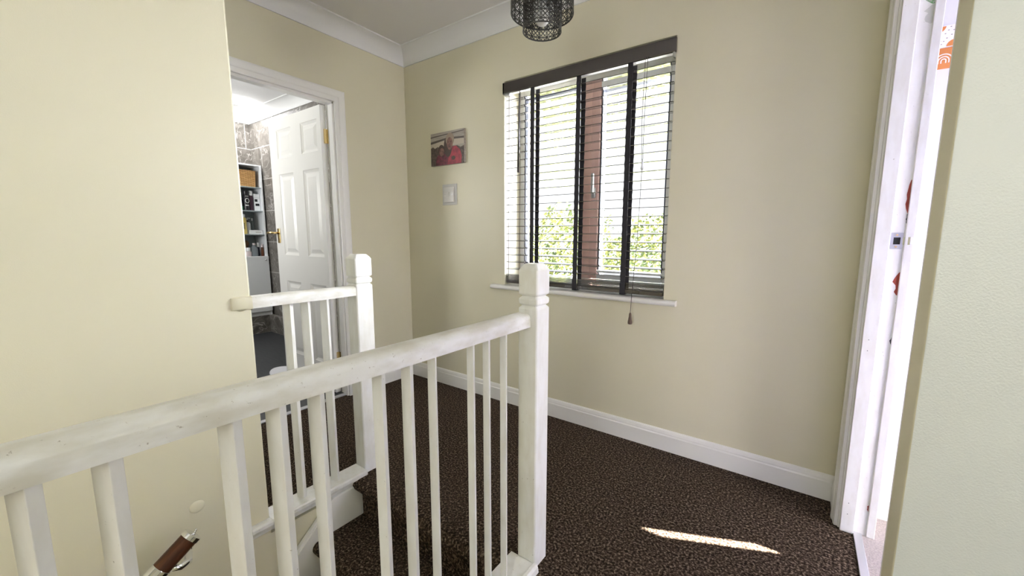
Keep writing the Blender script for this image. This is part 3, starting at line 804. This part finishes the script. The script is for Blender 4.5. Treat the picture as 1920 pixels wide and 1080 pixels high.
# painted string board on the wall
bm = bmesh.new()
top = [(0.985, -0.03), (0.83, -0.03), (0.80, -0.05)]
k = RISE / RUN
for i in range(1, 14):
    yy = 0.80 - i * RUN; top.append((yy, -0.05 - (0.80 - yy) * k * 1.02))
poly = [(y, z_) for y, z_ in top] + [(top[-1][0], top[-1][1] - 0.4)] + [(0.985, -0.55)]
loft(bm, [[(XS + 0.001, y, z_) for y, z_ in poly], [(XS + 0.02, y, z_) for y, z_ in poly]])
sobj('string_board', bm, m_white, bevel=0.003)
bm = bmesh.new()
tp = [(0.80, -0.05)] + top[3:]
loft(bm, [[(XS + 0.020, y, z_ - 0.012), (XS + 0.026, y, z_ - 0.014), (XS + 0.026, y, z_ - 0.026), (XS + 0.020, y, z_ - 0.030)] for y, z_ in tp])
sobj('string_moulding', bm, m_white)

# wall handrail: wood with chrome fittings
hr = empty('wall_handrail', (-1.53, 0.337, 0.166), 'stained wooden stair handrail with chrome end cap mounted on the stairwell wall', 'handrail')
def hobj(name, bm, m, par=hr, **k):
    return obj(name, bm, m, par, **k)
dn = Vector((0, -0.80, -0.60)).normalized()
nn = Vector((0, 0.60, -0.80)).normalized()
R0 = 0.0265
def at(s_, a=0, b_=0): return tuple(dn * s_ + nn * a + Vector((b_, 0, 0)))
bm = bmesh.new(); tube(bm, [at(0.012), at(0.100)], R0 - 0.001, 28); hobj('rail_tube', bm, m_oak, smooth='auto')
bm = bmesh.new(); tube(bm, [at(0.100), at(0.148)], R0 + 0.002, 28); hobj('collar', bm, m_chrome, smooth='auto', bevel=0.001)
bm = bmesh.new(); tube(bm, [at(0.148), at(2.9)], R0 - 0.001, 28); hobj('rail_tube', bm, m_oak, smooth='auto')
bm = bmesh.new(); tube(bm, [at(-0.001), at(0.0), at(0.013)], [R0 - 0.001, R0 + 0.002, R0 + 0.002], 32); cp = hobj('end_cap', bm, m_chrome, smooth='auto')
bm = bmesh.new(); tube(bm, [at(0.0, 0.0), at(-0.004, 0.0), at(-0.008, -0.001), at(-0.012, -0.003), at(-0.015, -0.005)], [0.004, 0.0028, 0.0026, 0.0028, 0.003], 10)
tube(bm, [at(0.0), at(-0.003)], [0.007, 0.006], 14)
hobj('hook', bm, m_chrome, cp, smooth=True)
bm = bmesh.new(); tube(bm, [at(0.095, 0.02), at(0.085, 0.05, -0.005), at(0.070, 0.068, -0.02), at(0.060, 0.075, -0.06), at(0.060, 0.075, -0.095)], [0.009, 0.010, 0.011, 0.011, 0.012], 14)
br_ = hobj('bracket', bm, m_chrome, smooth=True)
bm = bmesh.new(); tube(bm, [at(0.060, 0.075, -0.101), at(0.060, 0.075, -0.092), at(0.060, 0.075, -0.082), at(0.060, 0.075, -0.076)], [0.024, 0.023, 0.017, 0.008], 24); hobj('wall_rose', bm, m_chrome, br_, smooth=True)

# ------------------------------------------------------------------ right doorway: architrave, lining, stop
bm = bmesh.new()
ap2 = [(0, 0), (0, 0.012), (0.008, 0.015), (0.030, 0.016), (0.038, 0.020), (0.055, 0.021), (0.075, 0.018), (0.085, 0.010), (0.085, 0)]
AO = DRY + 0.004
extrude_z(bm, [(XR - t, AO + o) for o, t in ap2], 0, 2.06)
struct('trim_11', bm, m_white)
bm = bmesh.new()
box(bm, XR - 0.002, XR + 0.102, DRY - 0.004, DRY + 0.02, 0, 2.0)          # lining
box(bm, XR + 0.004, XR + 0.046, DRY - 0.020, DRY - 0.003, 0, 2.0)       # stop
box(bm, XR + 0.084, XR + 0.108, DRY - 0.010, DRY + 0.02, 0, 2.0)       # room side architrave edge
jb = struct('trim_13', bm, m_worn, bevel=0.002)
bm = bmesh.new(); box(bm, XR - 0.001, XR + 0.104, RY1 - 0.001, RY1 + 0.004, 0, 2.0)
struct('trim_14', bm, m_worn, bevel=0.0015)
# strike plate with lip
sp_ = empty('strike_plate', (XR + 0.068, DRY - 0.004, 1.107), 'small steel strike plate screwed to the right-hand white door jamb', 'strike plate')
bm = bmesh.new()
box(bm, -0.020, 0.012, -0.0018, 0, 0.012, 0.028); box(bm, -0.020, 0.012, -0.0018, 0, -0.028, -0.012); box(bm, -0.020, -0.012, -0.0018, 0, -0.012, 0.012); box(bm, 0.006, 0.012, -0.0018, 0, -0.012, 0.012)
obj('plate', bm, m_steel, sp_)
bm = bmesh.new(); extrude_z(bm, [(0.012, -0.0018), (0.030, -0.008), (0.036, -0.007), (0.036, -0.0055), (0.030, -0.006), (0.012, 0)], -0.013, 0.013); obj('lip', bm, m_chrome, sp_)
obj('latch_hole', bx(-0.012, 0.006, -0.0008, 0, -0.012, 0.012), m_hole_dark, sp_)
for zz in (0.020, -0.020):
    bm = bmesh.new(); tube(bm, [(-0.004, -0.001, zz), (-0.004, -0.003, zz)], 0.0035, 10); obj('screw', bm, m_brass, sp_)


# chips of old red paint along the lining edge, one flat blob each, part of the jamb
def chip(x, z0, z1, w_, m, seed, y=DRY - 0.0046):
    rnd = random.Random(seed); bm = bmesh.new(); n_ = 7
    L_, R_ = [], []
    for i in range(n_ + 1):
        zz = z0 + (z1 - z0) * i / n_
        ww = w_ * math.sin(PI * (i + 0.4) / (n_ + 0.8)) * rnd.uniform(0.35, 1.0)
        L_.append((x - ww, zz)); R_.append((x, zz))
    pts = L_ + R_[::-1]
    loft(bm, [[(a, y, b_) for a, b_ in pts], [(a, y + 0.0012, b_) for a, b_ in pts]])
    o = obj('paint_chip', bm, m, jb); return o
chip(XR + 0.084, 1.20, 1.31, 0.013, m_redwood, 1)
chip(XR + 0.084, 1.165, 1.20, 0.004, m_black, 8)
chip(XR + 0.084, 0.92, 1.0, 0.019, m_redwood, 2)
chip(XR + 0.084, 0.745, 0.77, 0.006, m_black, 3)
chip(XR + 0.082, 0.10, 0.125, 0.008, m_redwood, 4)
chip(XR + 0.083, 1.853, 1.93, 0.040, m_green, 5)
chip(XR + 0.083, 1.795, 1.852, 0.036, m_smear, 6)
# nail holes
bm = bmesh.new()
for zz in (0.075, 0.12, 0.715, 0.755): tube(bm, [(XR + 0.022, DRY - 0.0205, zz), (XR + 0.022, DRY - 0.0195, zz)], 0.0015, 6)
obj('nail_hole', bm, m_hole_dark, jb)
struct('trim_15', bx(XR + 0.045, XR + 0.072, RY1 + 0.006, DRY - 0.004, -0.004, 0.006), m_metal_strip, bevel=0.002)

# ------------------------------------------------------------------ lilac side room
struct('floor_side_room', bx(XR + 0.045, 2.9, RY1, 2.01, -0.1, 0.001), m_lcarpet)
bm = bmesh.new()   # thin facade skin with an unseen slot added to shape the sun patch on the carpet
sx0, sx1, sz0, sz1 = 0.985, 1.075, 0.795, 1.09
box(bm, XR + 0.1, sx0, 2.0, 2.006, -0.1, 2.6); box(bm, sx1, 2.9, 2.0, 2.006, -0.1, 2.6)
box(bm, sx0, sx1, 2.0, 2.006, -0.1, sz0); box(bm, sx0, sx1, 2.0, 2.006, sz1, 2.6)
struct('wall_side_room_back', bm, m_lilac)
struct('wall_side_room_near', bx(XR + 0.1, 2.9, RY1, RY1 + 0.01, 0, 2.6), m_lilac)
bm = bmesh.new()
box(bm, 2.9, 3.0, RY0, 2.1, -0.1, 1.0); box(bm, 2.9, 3.0, RY0, 2.1, 2.0, 2.6); box(bm, 2.9, 3.0, RY0, 1.2, 1.0, 2.0); box(bm, 2.9, 3.0, 1.8, 2.1, 1.0, 2.0)
struct('wall_side_room_end', bm, m_lilac)
struct('ceiling_side_room', bx(XR + 0.1, 3.0, RY1, 2.1, CZ, 2.6), m_ceil)
bm = bmesh.new(); extrude_x(bm, [(2.0 - d, z_ * 0.75 + 0.001) for d, z_ in p], XR + 0.1, 2.9); struct('baseboard_side_room', bm, m_white)

# small square prints on the lilac wall
m_or = mat('burnt_orange_print', (0.60, 0.22, 0.07), 0.6); m_pk = mat('pale_pink_print', (0.86, 0.80, 0.84), 0.6); m_gd = mat('grey_leaf_dot', (0.22, 0.22, 0.27), 0.6)
def flat(poly, y0, y1, bm, mi):
    loft(bm, [[(x, y0, z_) for x, z_ in poly], [(x, y1, z_) for x, z_ in poly]], mi=mi)
def arc_poly(cx, cz, r0_, r1_, a0, a1, n_=14):
    o_ = [(cx + r1_ * math.cos(math.radians(a0 + (a1 - a0) * i / n_)), cz + r1_ * math.sin(math.radians(a0 + (a1 - a0) * i / n_))) for i in range(n_ + 1)]
    i_ = [(cx + r0_ * math.cos(math.radians(a1 + (a0 - a1) * i / n_)), cz + r0_ * math.sin(math.radians(a1 + (a0 - a1) * i / n_))) for i in range(n_ + 1)]
    return o_ + i_
px0, px1 = 0.312, 0.366
t = empty('patterned_print', (0.34, 2.0, 1.70), 'small terracotta and pink print with a rainbow on the lilac wall', 'wall print')
def tobj(name, bm, m): bmesh.ops.translate(bm, verts=bm.verts, vec=(-0.34, -2.0, -1.70)); return obj(name, bm, m, t)
bm = bmesh.new(); box(bm, px0, px1, 1.997, 2.0, 1.768, 1.838)
tobj('dotted_panel', bm, m_pk)
bm = bmesh.new(); flat([(px0, 1.836)] + [(px0, 1.818), (0.322, 1.818)] + [(0.322 + 0.018 * math.cos(a), 1.836 + 0.018 * math.sin(a)) for a in [-PI / 2 * (1 - i / 8) for i in range(1, 9)]], 1.9962, 1.997, bm, 0); tobj('printed_shape', bm, m_or)
bm = bmesh.new(); flat(arc_poly(0.366, 1.770, 0.0005, 0.020, 90, 180), 1.9962, 1.997, bm, 0); tobj('printed_shape', bm, m_or)
bm = bmesh.new()
for (x, z_) in ((0.352, 1.832), (0.347, 1.822), (0.340, 1.812), (0.356, 1.806), (0.345, 1.797), (0.338, 1.788), (0.333, 1.779), (0.328, 1.803), (0.330, 1.790), (0.360, 1.820)):
    flat([(x + 0.0022 * math.cos(a), z_ + 0.0013 * math.sin(a)) for a in [2 * PI * i / 8 for i in range(8)]], 1.9962, 1.997, bm, 0)
tobj('printed_dot', bm, m_gd)
bm = bmesh.new(); box(bm, px0, px1, 1.997, 2.0, 1.698, 1.766); tobj('rainbow_panel', bm, m_or)
bm = bmesh.new()
for r_ in (0.006, 0.0135, 0.0215): 
    flat(arc_poly(0.344, 1.724, r_ - 0.0016, r_ + 0.0016, 0, 180), 1.9962, 1.997, bm, 0)
    for s_ in (-1, 1): box(bm, 0.344 + s_ * r_ - 0.0016, 0.344 + s_ * r_ + 0.0016, 1.9962, 1.997, 1.716, 1.7245)
tobj('rainbow_arc', bm, m_pk)

# ------------------------------------------------------------------ pendant lamp
LC = Vector((-0.889, 1.35, 0))
lamp = empty('pendant_lamp', (LC.x, LC.y, CZ), 'pendant lamp with two nested black pierced-metal drum shades near the window', 'pendant lamp')
def shade(name, rad, z0, z1, nu, nv):
    me = bmesh.new(); th = 0.0007
    def q(u, v): a = 2 * PI * u / nu; return Vector((math.cos(a), math.sin(a), 0)), z0 + (z1 - z0) * v / nv
    H_ = (z1 - z0) / nv; W_ = 2 * PI * rad / nu
    def bar(u0, v0, u1, v1, w_=0.0022, sub=1):
        du, dv = (u1 - u0) * W_, (v1 - v0) * H_; L_ = math.hypot(du, dv)
        ox, oy = -dv / L_ * w_ / 2 / W_, du / L_ * w_ / 2 / H_
        rings = []
        for uu, vv in ((u0, v0), (u1, v1)):
            A = []
            for sg, rd in ((-1, rad - th), (1, rad - th), (1, rad + th), (-1, rad + th)):
                d_, z_ = q(uu + sg * ox, vv + sg * oy); A.append((d_.x * rd, d_.y * rd, z_))
            rings.append(A)
        loft(me, rings)
    for i in range(nu):
        for j in range(nv):
            cx, cy = i + 0.5, j + 0.5
            for a in range(8):
                an = a * PI / 4
                ex, ey = 0.5 * max(-1, min(1, math.cos(an) * 1.5)), 0.5 * max(-1, min(1, math.sin(an) * 1.5))
                bar(cx, cy, cx + ex, cy + ey, 0.003)
            bar(i, cy, cx, j, 0.002); bar(cx, j, i + 1, cy, 0.002); bar(i + 1, cy, cx, j + 1, 0.002); bar(cx, j + 1, i, cy, 0.002)
    for zz, hh in ((z0, 0.005), (z1 - 0.005, 0.005)):
        loft(me, [[((rad + rd) * math.cos(2 * PI * k / 64), (rad + rd) * math.sin(2 * PI * k / 64), zz + dz) for k in range(64)] for rd, dz in ((-0.001, 0), (0.001, 0), (0.001, hh), (-0.001, hh), (-0.001, 0))], cap=False)
    return obj(name, me, m_shade, lamp, loc=(0, 0, -CZ))
shade('outer_shade', 0.118, 1.945, 2.10, 24, 5)
shade('inner_shade', 0.073, 1.882, 2.06, 15, 6)
bm = bmesh.new()
for k in range(3):
    a = 2 * PI * k / 3 + 0.4
    tube(bm, [(0.118 * math.cos(a), 0.118 * math.sin(a), 2.09), (0.02 * math.cos(a), 0.02 * math.sin(a), 2.09)], 0.002, 6)
    tube(bm, [(0.073 * math.cos(a), 0.073 * math.sin(a), 2.05), (0.02 * math.cos(a), 0.02 * math.sin(a), 2.05)], 0.002, 6)
obj('spider_frame', bm, m_shade, lamp, loc=(0, 0, -CZ))
bm = bmesh.new()
lathe(bm, [(0.002, 1.905), (0.016, 1.908), (0.026, 1.920), (0.030, 1.937), (0.026, 1.955), (0.016, 1.975), (0.013, 1.99)], 24); obj('bulb', bm, m_bulb, lamp, smooth=True, loc=(0, 0, -CZ))
bm = bmesh.new(); lathe(bm, [(0.016, 1.99), (0.019, 1.995), (0.019, 2.06), (0.010, 2.09), (0.004, 2.10)], 20); obj('bulb_holder', bm, m_whitep, lamp, smooth='auto', loc=(0, 0, -CZ))
bm = bmesh.new(); tube(bm, [(0, 0, 2.10), (0, 0, CZ - 0.02)], 0.003, 8); obj('flex', bm, m_whitep, lamp, loc=(0, 0, -CZ))
bm = bmesh.new(); lathe(bm, [(0.045, CZ - 0.001), (0.045, CZ - 0.008), (0.03, CZ - 0.022), (0.006, CZ - 0.03)], 24); obj('ceiling_rose', bm, m_whitep, lamp, smooth='auto', loc=(0, 0, -CZ))

# ------------------------------------------------------------------ canvas photo and switch
pc_ = empty('canvas_photo', (-2.095, YW, 1.605), 'small unframed canvas photo of two people in red tops on the cream wall', 'picture')
W2, H2 = 0.162, 0.222
def cobj(name, polys, m, y0, y1):
    bm = bmesh.new()
    for pl in polys: flat(pl, y0, y1, bm, 0)
    return obj(name, bm, m, pc_)
obj('canvas', bx(-W2, W2, -0.018, 0, 0, H2), mat('print_pale_sky', (0.42, 0.38, 0.33), 0.5, tint=(25, (0.30, 0.26, 0.22), (0.4, 1, 5))), pc_, bevel=0.001)
def ell(cx, cz, a, b_, n_=20): return [(cx + a * math.cos(2 * PI * i / n_), cz + b_ * math.sin(2 * PI * i / n_)) for i in range(n_)]
def clampp(pl): return [(max(-W2, min(W2, x)), max(0, min(H2, z_))) for x, z_ in pl]
cobj('printed_band', [[(-W2, 0.165), (0.0, 0.180), (W2, 0.172), (W2, 0.160), (0, 0.168), (-W2, 0.150)], [(-W2, 0.200), (W2, 0.212), (W2, 0.207), (-W2, 0.193)]], mat('print_dark_band', (0.10, 0.08, 0.07), 0.5), -0.0185, -0.018)
cobj('printed_band', [[(-W2, 0.150), (0, 0.166), (W2, 0.158), (W2, 0.125), (-W2, 0.118)]], mat('print_cream_band', (0.50, 0.44, 0.36), 0.5), -0.0184, -0.018)
cobj('printed_foliage', [clampp([(-W2, 0), (-W2, 0.122), (-0.14, 0.132), (-0.12, 0.118), (-0.09, 0.128), (-0.06, 0.112), (-0.02, 0.12), (0.10, 0.118), (0.13, 0.105), (W2, 0.112), (W2, 0)])], mat('print_dark_foliage', (0.06, 0.045, 0.04), 0.5, tint=(60, (0.14, 0.10, 0.08), (1, 1, 1))), -0.0188, -0.018)
m_red = mat('print_red_top', (0.42, 0.05, 0.07), 0.5, tint=(40, (0.22, 0.03, 0.05), (1, 1, 1)))
m_dred = mat('print_dark_red_top', (0.20, 0.035, 0.06), 0.5, tint=(45, (0.07, 0.02, 0.03), (1, 1, 1)))
m_skin = mat('print_skin', (0.26, 0.13, 0.10), 0.5, tint=(45, (0.14, 0.07, 0.06), (1, 1, 1)))
m_hair = mat('print_hair', (0.07, 0.045, 0.035), 0.5); m_fair = mat('print_fair_hair', (0.32, 0.25, 0.19), 0.5)
cobj('printed_person', [clampp([(-0.115, 0), (-0.105, 0.055), (-0.075, 0.078), (-0.02, 0.075), (0.02, 0.05), (0.02, 0)])], m_dred, -0.0192, -0.018)
cobj('printed_person', [clampp([(0.0, 0), (0.02, 0.06), (0.05, 0.115), (0.085, 0.118), (0.125, 0.09), (0.14, 0.05), (0.135, 0)])], m_red, -0.0194, -0.018)
cobj('printed_emblem', [ell(0.062, 0.040, 0.018, 0.014)], m_hair, -0.0197, -0.018)
cobj('printed_hair', [ell(-0.055, 0.098, 0.032, 0.040), ell(0.010, 0.120, 0.040, 0.070)], m_hair, -0.0196, -0.018)
cobj('printed_hair', [ell(0.030, 0.165, 0.040, 0.044)], m_fair, -0.0198, -0.018)
cobj('printed_face', [ell(-0.050, 0.088, 0.024, 0.028), ell(0.028, 0.138, 0.028, 0.042)], m_skin, -0.0201, -0.018)
for pl_ in [ell(0.018, 0.148, 0.005, 0.003, 8), ell(0.038, 0.148, 0.005, 0.003, 8), ell(0.028, 0.117, 0.009, 0.0025, 8), ell(-0.058, 0.094, 0.004, 0.0025, 8), ell(-0.043, 0.094, 0.004, 0.0025, 8)]: cobj('printed_feature', [pl_], m_hair, -0.0203, -0.018)

sw = empty('light_switch', (-2.093, YW, 1.402), 'white single light switch on a grey surround below the canvas photo', 'light switch')
obj('surround', bx(-0.071, 0.071, -0.004, 0, -0.072, 0.072), m_swback, sw, bevel=0.0015)
obj('switch_plate', bx(-0.048, 0.048, -0.016, -0.004, -0.054, 0.052), m_swplate, sw, bevel=0.002)
bm = bmesh.new(); extrude_x(bm, [(-0.016, -0.012), (-0.016, 0.016), (-0.020, 0.016), (-0.0165, -0.012)], -0.007, 0.007)
obj('rocker', bm, m_swplate, sw)
bm = bmesh.new(); box(bm, -0.009, -0.0075, -0.0168, -0.016, -0.014, 0.018); box(bm, 0.0075, 0.009, -0.0168, -0.016, -0.014, 0.018); box(bm, -0.009, 0.009, -0.0168, -0.016, 0.017, 0.019); box(bm, -0.006, 0.006, -0.0168, -0.016, -0.026, -0.024)
obj('rocker_seam', bm, m_swback, sw)
for x in (-0.033, 0.033):
    bm = bmesh.new(); tube(bm, [(x, -0.016, 0), (x, -0.0172, 0)], 0.004, 10); obj('screw', bm, m_steel, sw)

# ------------------------------------------------------------------ outside: ground, hedge
struct('floor_outside', bx(-30, 20, 2.6, 40, -2.75, -2.65), mat('pale_paving', (0.30, 0.29, 0.28), 0.9, bump=(3, 0.3, 0.02)))
def leaf_cloud(name, c_, s_, n_, ml, seed, size):
    rnd = random.Random(seed); bm = bmesh.new()
    for _ in range(n_):
        a, b_, d_ = rnd.uniform(-1, 1), rnd.uniform(-1, 1), rnd.uniform(-1, 1)
        x = c_[0] + a * s_[0]; y = c_[1] + b_ * s_[1]
        zt = s_[2] * (1 + 0.10 * math.sin(x * 1.7) + 0.06 * math.sin(x * 4.3))
        z_ = c_[2] - s_[2] + (d_ + 1) * zt
        if rnd.random() < 0.5: y = c_[1] - s_[1] * rnd.uniform(0.8, 1.1)
        u_ = Vector((rnd.uniform(-1, 1), rnd.uniform(-1, 1), rnd.uniform(-1, 1))).normalized() * size * rnd.uniform(0.6, 1.3)
        v_ = u_.orthogonal().normalized() * size * 0.5
        cc = Vector((x, y, z_))
        bm.faces.new([bm.verts.new(cc - u_), bm.verts.new(cc + v_), bm.verts.new(cc + u_), bm.verts.new(cc - v_)]).material_index = rnd.choice((0, 0, 1))
    return obj(name, bm, ml)
mh = [mat('hedge_leaf_yellow_green', (0.20, 0.23, 0.07), 0.6), mat('hedge_leaf_green', (0.07, 0.11, 0.045), 0.6)]
o = leaf_cloud('hedge', (-6.3, 12.0, -0.45), (4.2, 0.7, 2.2), 14000, mh, 5, 0.10)
tag(o, 'tall yellow-green garden hedge seen outside through the landing window', 'hedge')
